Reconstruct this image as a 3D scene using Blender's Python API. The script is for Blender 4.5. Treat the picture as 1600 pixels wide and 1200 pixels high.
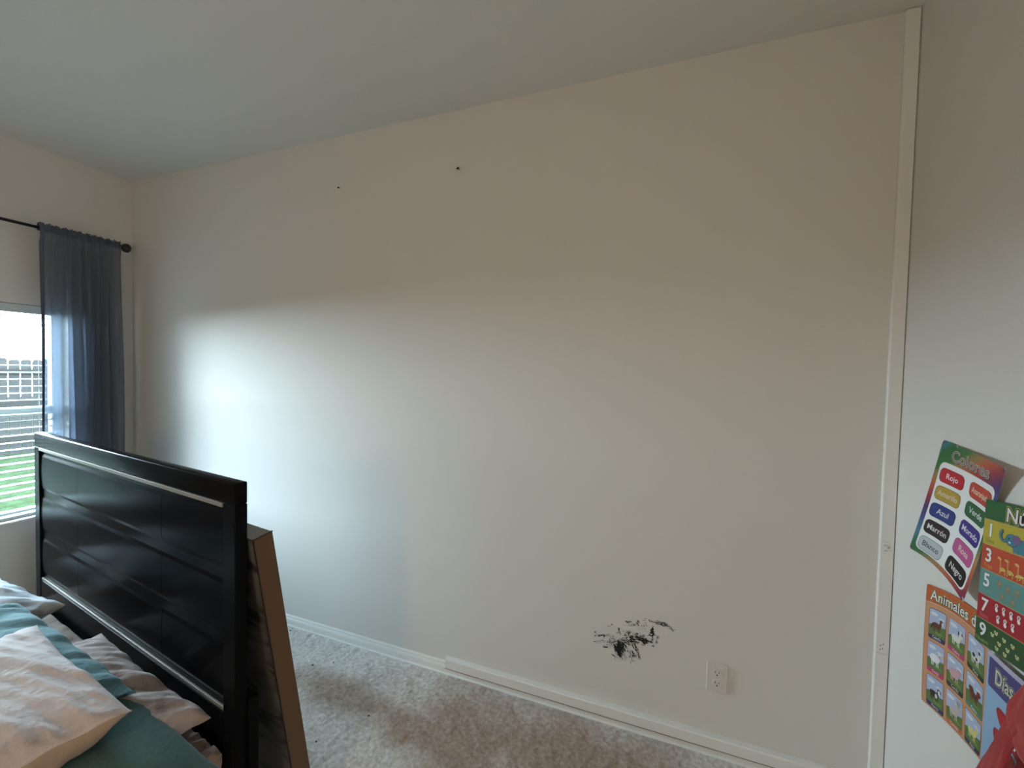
import bpy, bmesh, math, random
from mathutils import Vector, Matrix, noise
random.seed(7)
S = bpy.context.scene
C = S.collection
for o in list(bpy.data.objects): bpy.data.objects.remove(o)

# ---------------------------------------------------------------- camera
F_PX = 640.0; YAW = 0.3483; PIT = -0.0306; ROL = 0.0219
CAM = Vector((3.443, -1.774, 1.501))
_fwd = Vector((-math.sin(YAW)*math.cos(PIT), math.cos(YAW)*math.cos(PIT), math.sin(PIT)))
_r0 = Vector((math.cos(YAW), math.sin(YAW), 0)); _u0 = _r0.cross(_fwd)
_r = math.cos(ROL)*_r0 + math.sin(ROL)*_u0
_u = -math.sin(ROL)*_r0 + math.cos(ROL)*_u0
cd = bpy.data.cameras.new('camera'); cam = bpy.data.objects.new('camera', cd); C.objects.link(cam)
cd.sensor_width = 36; cd.lens = 36*F_PX/1600; cd.clip_start = .05
cam.matrix_world = Matrix(((_r.x, _u.x, -_fwd.x, CAM.x), (_r.y, _u.y, -_fwd.y, CAM.y), (_r.z, _u.z, -_fwd.z, CAM.z), (0, 0, 0, 1)))
S.camera = cam
def ray(x, y): return _fwd + _r*(x-800)/F_PX - _u*(y-600)/F_PX
def hit(x, y, n, d):
    n = Vector(n); v = ray(x, y); return CAM + v*((d-n.dot(CAM))/n.dot(v))

# ---------------------------------------------------------------- world, light, exposure
W = bpy.data.worlds.new('sky'); S.world = W; W.use_nodes = True
nt = W.node_tree; bg = nt.nodes['Background']
tc = nt.nodes.new('ShaderNodeTexCoord'); sx = nt.nodes.new('ShaderNodeSeparateXYZ'); cr = nt.nodes.new('ShaderNodeValToRGB')
nt.links.new(tc.outputs['Generated'], sx.inputs[0]); nt.links.new(sx.outputs['Z'], cr.inputs[0]); nt.links.new(cr.outputs[0], bg.inputs[0])
cr.color_ramp.elements[0].position = 0; cr.color_ramp.elements[0].color = (.72, .88, 1, 1)
cr.color_ramp.elements[1].position = .6; cr.color_ramp.elements[1].color = (.56, .78, 1, 1)
bg.inputs[1].default_value = 88.0
W.cycles.sampling_method = 'AUTOMATIC'
S.view_settings.view_transform = 'Standard'; S.view_settings.look = 'None'
S.view_settings.gamma = 1; S.view_settings.use_curve_mapping = False
S.view_settings.exposure = 0.0
S.cycles.use_denoising = True
S.cycles.max_bounces = 14; S.cycles.diffuse_bounces = 8; S.cycles.transparent_max_bounces = 16
S.cycles.sample_clamp_indirect = 6

H = 2.74; RX = 4.218; FY = -3.9     # room: x 0..RX, y FY..0
WZ0, WZ1 = .575, 1.826              # window opening
WIN = [(-1.30, -.33)]
def area(name, loc, rot, sx_, sy_, power, col=(1, 1, 1), portal=False):
    l = bpy.data.lights.new(name, 'AREA'); l.shape = 'RECTANGLE'; l.size = sx_; l.size_y = sy_; l.energy = power; l.color = col
    o = bpy.data.objects.new(name, l); C.objects.link(o); o.location = loc; o.rotation_euler = rot
    if portal: l.cycles.is_portal = True
    return o
for a, b in WIN:
    area('window_portal', (-.16, (a+b)/2, (WZ0+WZ1)/2), (0, math.radians(-90), 0), WZ1-WZ0, b-a, 1, portal=True)
# (an added warm fill lamp, unseen behind the camera, is built further down with its glowing globe)

# ---------------------------------------------------------------- materials
MATS = {}
def mat(name, col, rough=.6, metal=0, bump=None, var=None, spec=.5, sheen=0):
    """bump=(scale,strength,distance,detail); var=(scale,(r,g,b),amount) second colour by noise"""
    if name in MATS: return MATS[name]
    m = bpy.data.materials.new(name); m.use_nodes = True; t = m.node_tree; b = t.nodes['Principled BSDF']
    b.inputs['Base Color'].default_value = (*col, 1); b.inputs['Roughness'].default_value = rough
    b.inputs['Metallic'].default_value = metal; b.inputs['Specular IOR Level'].default_value = spec
    b.inputs['Sheen Weight'].default_value = sheen
    tcn = t.nodes.new('ShaderNodeTexCoord')
    if var:
        n = t.nodes.new('ShaderNodeTexNoise'); n.inputs['Scale'].default_value = var[0]; n.inputs['Detail'].default_value = 5
        r = t.nodes.new('ShaderNodeValToRGB'); r.color_ramp.elements[0].position = .5-var[2]; r.color_ramp.elements[1].position = .5+var[2]
        r.color_ramp.elements[0].color = (*col, 1); r.color_ramp.elements[1].color = (*var[1], 1)
        t.links.new(tcn.outputs['Object'], n.inputs['Vector']); t.links.new(n.outputs['Fac'], r.inputs[0]); t.links.new(r.outputs[0], b.inputs['Base Color'])
    if bump:
        n = t.nodes.new('ShaderNodeTexNoise'); n.inputs['Scale'].default_value = bump[0]; n.inputs['Detail'].default_value = bump[3]
        bp = t.nodes.new('ShaderNodeBump'); bp.inputs['Strength'].default_value = bump[1]; bp.inputs['Distance'].default_value = bump[2]
        t.links.new(tcn.outputs['Object'], n.inputs['Vector']); t.links.new(n.outputs['Fac'], bp.inputs['Height']); t.links.new(bp.outputs[0], b.inputs['Normal'])
    MATS[name] = m; return m
M_WALL = mat('wall_paint', (.70, .672, .632), .75, bump=(170, .25, .002, 2), spec=.3)
M_CEIL = mat('ceiling_paint', (.70, .70, .67), .85, bump=(120, .3, .002, 3), spec=.2)
M_TRIM = mat('trim_paint', (.80, .785, .75), .4)
M_PLAST = mat('white_plastic', (.68, .63, .59), .4)
M_VINYL = mat('window_vinyl', (.8, .82, .82), .4)
M_SLAT = mat('blind_slat', (.60, .65, .64), .6, spec=.1)
M_CORD = mat('blind_cord', (.75, .75, .72), .8)
M_BLACK = mat('black_lacquer', (.005, .005, .006), .24, bump=(30, .05, .002, 2), spec=.025)
M_BLACK2 = mat('black_lacquer_frame', (.007, .007, .008), .25, bump=(60, .05, .001, 2), spec=.03)
M_STRIP = mat('champagne_strip', (.30, .265, .22), .38, metal=.3, bump=(80, .1, .001, 2))
M_ROD = mat('black_iron', (.008, .008, .012), .45)
M_HOLE = mat('dark_slot', (.01, .008, .008), .7)
M_PAINTBLK = mat('black_paint', (.006, .006, .007), .6)
M_NAIL = mat('dark_nail', (.012, .011, .010), .4, metal=.7)
M_WOOD = mat('brown_paper_edge', (.12, .06, .027), .6, var=(6, (.145, .075, .034), .3))
M_TAUPE = mat('taupe_edge', (.15, .12, .085), .6, var=(8, (.19, .15, .11), .3))
M_EDGE = mat('dark_edge', (.012, .008, .006), .6)
M_CHIP = mat('paint_chip', (.85, .85, .82), .6)
M_CRUMB = mat('dark_crumb', (.03, .028, .025), .8)
M_MATT = mat('mattress_ticking', (.62, .60, .58), .8, bump=(60, .3, .003, 2))
M_RED = mat('red_cloth', (.42, .018, .018), .85, bump=(350, .5, .002, 3), var=(160, (.30, .012, .012), .25), sheen=.3)
M_LAMP = mat('lamp_shade', (.7, .68, .6), .7)

def cloth(name, col, col2, scale, bumpscale=55, bs=.5, third=None):
    m = bpy.data.materials.new(name); m.use_nodes = True; t = m.node_tree; b = t.nodes['Principled BSDF']
    b.inputs['Roughness'].default_value = .9; b.inputs['Specular IOR Level'].default_value = .15; b.inputs['Sheen Weight'].default_value = .15
    tcn = t.nodes.new('ShaderNodeTexCoord')
    n = t.nodes.new('ShaderNodeTexNoise'); n.inputs['Scale'].default_value = scale; n.inputs['Detail'].default_value = 6; n.inputs['Distortion'].default_value = 1.2
    r = t.nodes.new('ShaderNodeValToRGB'); E_ = r.color_ramp.elements
    E_[0].position = .42; E_[0].color = (*col, 1); E_[1].position = .62; E_[1].color = (*col2, 1)
    if third: e3 = E_.new(.74); e3.color = (*third, 1)
    t.links.new(tcn.outputs['Object'], n.inputs['Vector']); t.links.new(n.outputs['Fac'], r.inputs[0]); t.links.new(r.outputs[0], b.inputs['Base Color'])
    n2 = t.nodes.new('ShaderNodeTexNoise'); n2.inputs['Scale'].default_value = bumpscale; n2.inputs['Detail'].default_value = 4
    n3 = t.nodes.new('ShaderNodeTexNoise'); n3.inputs['Scale'].default_value = 600; n3.inputs['Detail'].default_value = 2
    b1 = t.nodes.new('ShaderNodeBump'); b1.inputs['Strength'].default_value = bs; b1.inputs['Distance'].default_value = .006
    b2 = t.nodes.new('ShaderNodeBump'); b2.inputs['Strength'].default_value = .25; b2.inputs['Distance'].default_value = .001
    t.links.new(tcn.outputs['Object'], n2.inputs['Vector']); t.links.new(tcn.outputs['Object'], n3.inputs['Vector'])
    t.links.new(n2.outputs['Fac'], b1.inputs['Height']); t.links.new(n3.outputs['Fac'], b2.inputs['Height'])
    t.links.new(b1.outputs[0], b2.inputs['Normal']); t.links.new(b2.outputs[0], b.inputs['Normal'])
    return m
M_TEAL = cloth('teal_cotton', (.135, .27, .29), (.16, .30, .32), 5)
M_TEAL_SHADE = cloth('shaded_teal_cotton', (.075, .155, .15), (.09, .175, .165), 5)  # the teal cotton darkened: shade away from the window put into the colour
M_PINKW = cloth('pale_pink_cotton', (.72, .61, .58), (.76, .67, .64), 3)
M_PINKW_SHADE = cloth('shaded_pink_cotton', (.58, .40, .29), (.62, .44, .32), 3)  # shaded side of the pale pink pillow, painted as a darker colour
M_PALE = cloth('pale_blue_white_cotton', (.55, .58, .62), (.62, .64, .66), 4)
M_FLORAL = cloth('marbled_floral_cotton', (.58, .48, .44), (.40, .29, .25), 9, third=(.22, .15, .12))
M_SHEET = cloth('patterned_sheet_cotton', (.50, .38, .32), (.40, .27, .21), 12, third=(.22, .14, .10))

# carpet
def carpet():
    m = bpy.data.materials.new('carpet'); m.use_nodes = True; t = m.node_tree; b = t.nodes['Principled BSDF']
    b.inputs['Roughness'].default_value = 1; b.inputs['Specular IOR Level'].default_value = .05; b.inputs['Sheen Weight'].default_value = .25
    g = t.nodes.new('ShaderNodeNewGeometry')
    n = t.nodes.new('ShaderNodeTexNoise'); n.inputs['Scale'].default_value = 60; n.inputs['Detail'].default_value = 5
    r = t.nodes.new('ShaderNodeValToRGB'); E_ = r.color_ramp.elements
    E_[0].position = .30; E_[0].color = (.50, .48, .455, 1); E_[1].position = .70; E_[1].color = (.82, .79, .755, 1)
    t.links.new(g.outputs['Position'], n.inputs['Vector']); t.links.new(n.outputs['Fac'], r.inputs[0])
    # brownish tint on the carpet: a soft band of its own shape
    sp = t.nodes.new('ShaderNodeSeparateXYZ'); t.links.new(g.outputs['Position'], sp.inputs[0])
    n2 = t.nodes.new('ShaderNodeTexNoise'); n2.inputs['Scale'].default_value = 3.2; n2.inputs['Detail'].default_value = 4
    t.links.new(g.outputs['Position'], n2.inputs['Vector'])
    def math_(op, a, b_=None, c=None):
        q = t.nodes.new('ShaderNodeMath'); q.operation = op
        for i, v in enumerate((a, b_, c)):
            if v is None: continue
            if isinstance(v, (int, float)): q.inputs[i].default_value = v
            else: t.links.new(v, q.inputs[i])
        return q.outputs[0]
    def ell(cx, cy, rx, ry):
        dx = math_('DIVIDE', math_('SUBTRACT', sp.outputs['X'], cx), rx); dy = math_('DIVIDE', math_('SUBTRACT', sp.outputs['Y'], cy), ry)
        d = math_('SQRT', math_('ADD', math_('MULTIPLY', dx, dx), math_('MULTIPLY', dy, dy)))
        return math_('SUBTRACT', 1.25, d)
    e1 = ell(2.22, -.31, .50, .105); e2 = ell(3.0, -.25, .78, .28)
    mx = math_('MAXIMUM', math_('MAXIMUM', e1, e2), ell(2.45, -.33, .34, .13))
    f = math_('ADD', mx, math_('MULTIPLY', math_('SUBTRACT', n2.outputs['Fac'], .5), 1.9))
    r2 = t.nodes.new('ShaderNodeValToRGB'); r2.color_ramp.elements[0].position = .0; r2.color_ramp.elements[1].position = .85
    t.links.new(f, r2.inputs[0])
    mixn = t.nodes.new('ShaderNodeMix'); mixn.data_type = 'RGBA'; mixn.blend_type = 'MULTIPLY'
    t.links.new(math_('MULTIPLY', r2.outputs[0], .85), mixn.inputs[0]); t.links.new(r.outputs[0], mixn.inputs[6]); mixn.inputs[7].default_value = (.50, .37, .29, 1)
    t.links.new(mixn.outputs[2], b.inputs['Base Color'])
    n3 = t.nodes.new('ShaderNodeTexNoise'); n3.inputs['Scale'].default_value = 140; n3.inputs['Detail'].default_value = 4
    bp = t.nodes.new('ShaderNodeBump'); bp.inputs['Strength'].default_value = .6; bp.inputs['Distance'].default_value = .005
    t.links.new(g.outputs['Position'], n3.inputs['Vector']); t.links.new(n3.outputs['Fac'], bp.inputs['Height']); t.links.new(bp.outputs[0], b.inputs['Normal'])
    return m
M_CARPET = carpet()

def curtain_mat():
    m = bpy.data.materials.new('sheer_slate_fabric'); m.use_nodes = True; t = m.node_tree
    for n in list(t.nodes):
        if n.type != 'OUTPUT_MATERIAL': t.nodes.remove(n)
    out = [n for n in t.nodes if n.type == 'OUTPUT_MATERIAL'][0]
    d = t.nodes.new('ShaderNodeBsdfDiffuse'); d.inputs[0].default_value = (.125, .145, .185, 1)
    tr = t.nodes.new('ShaderNodeBsdfTranslucent'); tr.inputs[0].default_value = (.125, .155, .215, 1)
    tp = t.nodes.new('ShaderNodeBsdfTransparent'); tp.inputs[0].default_value = (.9, .95, 1, 1)
    m1 = t.nodes.new('ShaderNodeMixShader'); m1.inputs[0].default_value = .45; m2 = t.nodes.new('ShaderNodeMixShader')
    # weave: fine open mesh
    tcn = t.nodes.new('ShaderNodeTexCoord'); n = t.nodes.new('ShaderNodeTexNoise'); n.inputs['Scale'].default_value = 900
    t.links.new(tcn.outputs['Object'], n.inputs['Vector'])
    mr = t.nodes.new('ShaderNodeMapRange'); mr.inputs[1].default_value = .3; mr.inputs[2].default_value = .7; mr.inputs[3].default_value = .20; mr.inputs[4].default_value = .34
    t.links.new(n.outputs['Fac'], mr.inputs[0]); t.links.new(mr.outputs[0], m2.inputs[0])
    t.links.new(d.outputs[0], m1.inputs[1]); t.links.new(tr.outputs[0], m1.inputs[2])
    t.links.new(m1.outputs[0], m2.inputs[1]); t.links.new(tp.outputs[0], m2.inputs[2]); t.links.new(m2.outputs[0], out.inputs[0])
    return m
M_CURT = curtain_mat()
def hem_mat():
    return mat('slate_fabric_hem', (.085, .10, .135), .9)
M_HEM = hem_mat()
def glass_mat():
    m = bpy.data.materials.new('window_glass'); m.use_nodes = True; t = m.node_tree
    for n in list(t.nodes):
        if n.type != 'OUTPUT_MATERIAL': t.nodes.remove(n)
    out = [n for n in t.nodes if n.type == 'OUTPUT_MATERIAL'][0]
    g = t.nodes.new('ShaderNodeBsdfGlossy'); g.inputs['Roughness'].default_value = .02; tp = t.nodes.new('ShaderNodeBsdfTransparent'); tp.inputs[0].default_value = (.94, .97, .96, 1)
    fr = t.nodes.new('ShaderNodeFresnel'); fr.inputs[0].default_value = 1.25; mx = t.nodes.new('ShaderNodeMixShader')
    t.links.new(fr.outputs[0], mx.inputs[0]); t.links.new(tp.outputs[0], mx.inputs[1]); t.links.new(g.outputs[0], mx.inputs[2]); t.links.new(mx.outputs[0], out.inputs[0])
    return m
M_GLASS = glass_mat()
M_GRASS = mat('lawn', (.0085, .0115, .0055), .95, bump=(30, .8, .03, 5), var=(9, (.012, .017, .008), .12), spec=0)
M_FENCE = mat('fence_board', (.011, .010, .0095), .9, bump=(20, .4, .01, 3), var=(5, (.015, .014, .013), .2), spec=0)
M_FENCE2 = mat('fence_rail', (.010, .009, .008), .9, spec=0)

# poster print: colours come from the face colours of the mesh (print on laminated paper)
def print_mat():
    m = bpy.data.materials.new('poster_print'); m.use_nodes = True; t = m.node_tree; b = t.nodes['Principled BSDF']
    a = t.nodes.new('ShaderNodeAttribute'); a.attribute_name = 'ink'; t.links.new(a.outputs['Color'], b.inputs['Base Color'])
    b.inputs['Roughness'].default_value = .42; b.inputs['Specular IOR Level'].default_value = .35
    return m
M_PRINT = print_mat()

# ---------------------------------------------------------------- helpers
def link(name, me, parent=None, m=None, smooth=False):
    o = bpy.data.objects.new(name, me); C.objects.link(o)
    if parent: o.parent = parent
    if m: me.materials.append(m)
    if smooth:
        for p in me.polygons: p.use_smooth = True
    return o
def obj(name, bm, m=None, parent=None, smooth=False):
    me = bpy.data.meshes.new(name); bmesh.ops.recalc_face_normals(bm, faces=bm.faces); bm.to_mesh(me); bm.free()
    return link(name, me, parent, m, smooth)
def tag(o, label=None, cat=None, group=None, kind=None):
    for k, v in (('label', label), ('category', cat), ('group', group), ('kind', kind)):
        if v: o[k] = v
    return o
def empty(name, loc, rz=0):
    o = bpy.data.objects.new(name, None); C.objects.link(o); o.location = loc; o.rotation_euler = (0, 0, rz); o.empty_display_size = .05; return o
def add_box(bm, lo, hi, bev=0, seg=2):
    t = bmesh.new(); bmesh.ops.create_cube(t, size=1)
    for v in t.verts: v.co = Vector([(lo[i]+hi[i])/2 + v.co[i]*(hi[i]-lo[i]) for i in range(3)])
    if bev: bmesh.ops.bevel(t, geom=t.edges[:], offset=bev, segments=seg, profile=.5, affect='EDGES')
    me = bpy.data.meshes.new('t'); t.to_mesh(me); t.free(); bm.from_mesh(me); bpy.data.meshes.remove(me)
def box(name, lo, hi, m, parent=None, bev=0, seg=2):
    bm = bmesh.new(); add_box(bm, lo, hi, bev, seg); return obj(name, bm, m, parent)
def struct(o): o['kind'] = 'structure'; return o
def add_cyl(bm, p0, p1, r0, r1=None, n=16, caps=True):
    p0 = Vector(p0); p1 = Vector(p1); r1 = r0 if r1 is None else r1
    ax = (p1-p0).normalized(); a = ax.orthogonal().normalized(); b = ax.cross(a)
    R0 = [bm.verts.new(p0+(a*math.cos(2*math.pi*i/n)+b*math.sin(2*math.pi*i/n))*r0) for i in range(n)]
    R1 = [bm.verts.new(p1+(a*math.cos(2*math.pi*i/n)+b*math.sin(2*math.pi*i/n))*r1) for i in range(n)]
    for i in range(n): bm.faces.new((R0[i], R0[(i+1) % n], R1[(i+1) % n], R1[i]))
    if caps: bm.faces.new(R0[::-1]); bm.faces.new(R1)
def add_lathe(bm, p0, ax, prof, n=24):
    p0 = Vector(p0); ax = Vector(ax).normalized(); a = ax.orthogonal().normalized(); b = ax.cross(a); rings = []
    for h, r in prof: rings.append([bm.verts.new(p0+ax*h+(a*math.cos(2*math.pi*i/n)+b*math.sin(2*math.pi*i/n))*max(r, 1e-4)) for i in range(n)])
    for q, w in zip(rings, rings[1:]):
        for i in range(n): bm.faces.new((q[i], q[(i+1) % n], w[(i+1) % n], w[i]))
    bm.faces.new(rings[0][::-1]); bm.faces.new(rings[-1])
def sweep_x(bm, prof, x0, x1):
    """prof: list of (y,z) closed profile, extruded along x"""
    A = [bm.verts.new((x0, y, z)) for y, z in prof]; B = [bm.verts.new((x1, y, z)) for y, z in prof]; k = len(prof)
    for i in range(k): bm.faces.new((A[i], A[(i+1) % k], B[(i+1) % k], B[i]))
    bm.faces.new(A[::-1]); bm.faces.new(B)

# ---------------------------------------------------------------- room shell
# floor: a carpet with real pile undulation where it is seen
def grid_mesh(xs, ys, zf):
    me = bpy.data.meshes.new('carpet'); nx, ny = len(xs), len(ys)
    V = [(x, y, zf(x, y)) for y in ys for x in xs]
    Fc = [(j*nx+i, j*nx+i+1, (j+1)*nx+i+1, (j+1)*nx+i) for j in range(ny-1) for i in range(nx-1)]
    me.from_pydata(V, [], Fc); me.update(); return me
def frange(a, b, s):
    k = max(1, round((b-a)/s)); return [a+(b-a)*i/k for i in range(k+1)]
xs = frange(-.0, 1.3, .1)[:-1]+frange(1.3, 3.6, .009)[:-1]+frange(3.6, RX, .05)
ys = frange(FY, -1.2, .15)[:-1]+frange(-1.2, -.75, .05)[:-1]+frange(-.75, 0, .009)
def pile(x, y):
    if not (1.28 < x < 3.62 and y > -.8): return 0
    p = Vector((x, y, 0)); k = 1 if y < -.02 else .25
    return k*(.0045*noise.noise(p*55)+.005*noise.noise(p*22)+.004*noise.noise(p*110))
fl = struct(link('floor', grid_mesh(xs, ys, pile), None, M_CARPET, True))
sub = struct(box('floor_slab', (-.14, FY-.12, -.12), (RX+.12, .12, -.02), M_WALL)); sub.name = 'floor_slab'
struct(box('ceiling', (-.14, FY-.12, H), (RX+.12, .12, H+.1), M_CEIL))
struct(box('wall_back', (-.14, 0, -.02), (RX+.12, .12, H), M_WALL))
struct(box('wall_right', (RX, FY, -.02), (RX+.12, 0, H), M_WALL))
struct(box('wall_front', (-.14, FY-.12, -.02), (RX+.12, FY, H), M_WALL))
bm = bmesh.new()
ysn = sorted([FY, 0]+[v for w in WIN for v in w])
for i in range(len(ysn)-1):
    a, b = ysn[i], ysn[i+1]
    if any(abs(a-w[0]) < 1e-6 for w in WIN):
        add_box(bm, (-.14, a, -.02), (0, b, WZ0)); add_box(bm, (-.14, a, WZ1), (0, b, H))
    else: add_box(bm, (-.14, a, -.02), (0, b, H))
struct(obj('wall_left', bm, M_WALL))

# baseboards
def base_prof(t=.013, h=.056): return [(0, 0), (-t, 0), (-t, h*.55), (-t*.8, h*.68), (-t*.55, h*.74), (-t*.5, h*.9), (-t*.2, h), (0, h)]
bm = bmesh.new(); sweep_x(bm, base_prof(), 0, RX)
struct(obj('baseboard_back', bm, M_TRIM))
bm = bmesh.new(); sweep_x(bm, [(-.013, 0), (-.019, 0), (-.019, .004), (-.013, .006)], .02, RX-.04)
struct(obj('trim_1', bm, M_CHIP))
bm = bmesh.new(); sweep_x(bm, base_prof(), -3.88, -.02)
o = obj('baseboard_right', bm, M_TRIM); o.rotation_euler = (0, 0, math.radians(90)); o.scale = (1, 1, 1); o.location = (RX, 0, 0)
o.data.transform(Matrix.Scale(1, 4)); struct(o)
for v in o.data.vertices: v.co.y = v.co.y*1
o.rotation_euler = (0, 0, 0); o.location = (0, 0, 0)
for v in o.data.vertices:
    x, y = v.co.x, v.co.y; v.co.x = RX+y; v.co.y = x
bm = bmesh.new(); sweep_x(bm, base_prof(), -3.88, -.02)
for v in bm.verts: x, y = v.co.x, v.co.y; v.co.x = -y; v.co.y = x
struct(obj('baseboard_left', bm, M_TRIM))

# windows
def slat_mesh(y0, y1):
    bm = bmesh.new(); n = 6; w = .048; t = .0028
    top = []; bot = []
    for i in range(n+1):
        s = -w/2+w*i/n; z = .003*(1-(2*i/n-1)**2)
        top.append((s, z+t/2)); bot.append((s, z-t/2))
    pr = top+bot[::-1]
    A = [bm.verts.new((x, y0, z)) for x, z in pr]; B = [bm.verts.new((x, y1, z)) for x, z in pr]; k = len(pr)
    for i in range(k): bm.faces.new((A[i], A[(i+1) % k], B[(i+1) % k], B[i]))
    bm.faces.new(A); bm.faces.new(B[::-1]); bmesh.ops.recalc_face_normals(bm, faces=bm.faces)
    me = bpy.data.meshes.new('slat'); bm.to_mesh(me); bm.free(); me.materials.append(M_SLAT); return me
for wi, (a, b) in enumerate(WIN):
    w = struct(empty('window_%d' % (wi+1), (-.11, (a+b)/2, WZ0)))
    def loc(name, lo, hi, m, bev=.003):
        c = (-.11, (a+b)/2, WZ0)
        return box(name, [lo[i]-c[i] for i in range(3)], [hi[i]-c[i] for i in range(3)], m, w, bev)
    bm = bmesh.new(); c = (-.11, (a+b)/2, WZ0); mz = 1.20
    for lo, hi in (((-.135, a, WZ0), (-.085, a+.04, WZ1)), ((-.135, b-.04, WZ0), (-.085, b, WZ1)), ((-.135, a+.04, WZ0), (-.085, b-.04, WZ0+.045)), ((-.135, a+.04, WZ1-.04), (-.085, b-.04, WZ1)), ((-.125, a+.04, mz-.022), (-.088, b-.04, mz+.022))):
        add_box(bm, [lo[i]-c[i] for i in range(3)], [hi[i]-c[i] for i in range(3)], .003)
    obj('window_frame', bm, M_VINYL, w)
    loc('glass_pane', (-.112, a+.04, WZ0+.045), (-.108, b-.04, mz-.022), M_GLASS, 0)
    loc('glass_pane', (-.112, a+.04, mz+.022), (-.108, b-.04, WZ1-.04), M_GLASS, 0)
    sl = loc('window_sill', (-.085, a, WZ0-.0), (.022, b, WZ0+.016), M_TRIM, .006)
    # blind
    bl = empty('window_blind', (-.045, (a+b)/2, WZ1)); 
    if wi == 0: tag(bl, 'white horizontal slat blind lowered in the window behind the slate curtain', 'window blind')
    else: tag(bl, 'white horizontal slat blind in the second window further from the corner', 'window blind')
    yy0, yy1 = a+.015-(a+b)/2, b-.012-(a+b)/2
    box('head_rail', (-.028, yy0, -.048), (.028, yy1, -.002), M_SLAT, bl, .003)
    ztop = WZ1-.07; zb = WZ0+.05; sp_ = .0405; k = int((ztop-zb)/sp_)
    me = slat_mesh(yy0, yy1)
    for i in range(k):
        s = link('slat', me, bl); s.location = (0, 0, ztop-i*sp_-WZ1); s.rotation_euler = (0, math.radians(1), 0)
    box('bottom_rail', (-.025, yy0, WZ0+.0165-WZ1), (.025, yy1, WZ0+.034-WZ1), M_SLAT, bl, .004)
    for yc in (yy1-.09, (yy0+yy1)/2, yy0+.09):
        bm = bmesh.new()
        for dx in (-.0265, .0265): add_cyl(bm, (dx, yc, -.045), (dx, yc, WZ0+.03-WZ1), .0011, n=6)
        obj('ladder_cord', bm, M_CORD, bl)

# outside: lawn and board fence
struct(box('ground', (-26, -30, -.35), (-.14, 30, -.25), M_GRASS))
fn = empty('board_fence', (-7.9, 0, -.25)); tag(fn, 'weathered grey wooden board fence across the lawn outside the window', 'fence')
me = None; rng = random.Random(3)
for i in range(95):
    y = -3.5+i*.155; h = 1.78+rng.uniform(-.012, .012)
    bm = bmesh.new(); pts = [(-.07, 0), (.07, 0), (.07, h-.03), (.045, h), (-.045, h), (-.07, h-.03)]
    A = [bm.verts.new((-.01, p, z)) for p, z in pts]; B = [bm.verts.new((.01, p, z)) for p, z in pts]
    for q in range(6): bm.faces.new((A[q], A[(q+1) % 6], B[(q+1) % 6], B[q]))
    bm.faces.new(A[::-1]); bm.faces.new(B); o = obj('fence_board', bm, M_FENCE, fn); o.location = (0, y, 0)
for z in (.3, .95, 1.55): box('fence_rail', (.011, -3.6, z-.045), (.05, 11.2, z+.045), M_FENCE2, fn)

# curtain, rod, finial
RZ = 2.262; RXO = .085
rod = empty('curtain_rod', (RXO, -1.2, RZ)); tag(rod, 'thin black curtain rod with a knob end above the window', 'curtain rod')
bm = bmesh.new(); add_cyl(bm, (0, -1.15, 0), (0, 1.09, 0), .0085, n=20); obj('rod', bm, M_ROD, rod, True)
bm = bmesh.new(); add_lathe(bm, (0, 1.085, 0), (0, 1, 0), [(0, .009), (.004, .016), (.010, .016), (.014, .011), (.020, .022), (.032, .029), (.045, .029), (.054, .022), (.058, .008)]); obj('finial', bm, M_ROD, rod, True)
for yb in (1.0, -.5):
    bm = bmesh.new(); add_cyl(bm, (-.085, yb, -.03), (-.078, yb, -.03), .010); add_cyl(bm, (-.08, yb, -.03), (0, yb, -.011), .005, n=10); obj('bracket', bm, M_ROD, rod, True)

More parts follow.
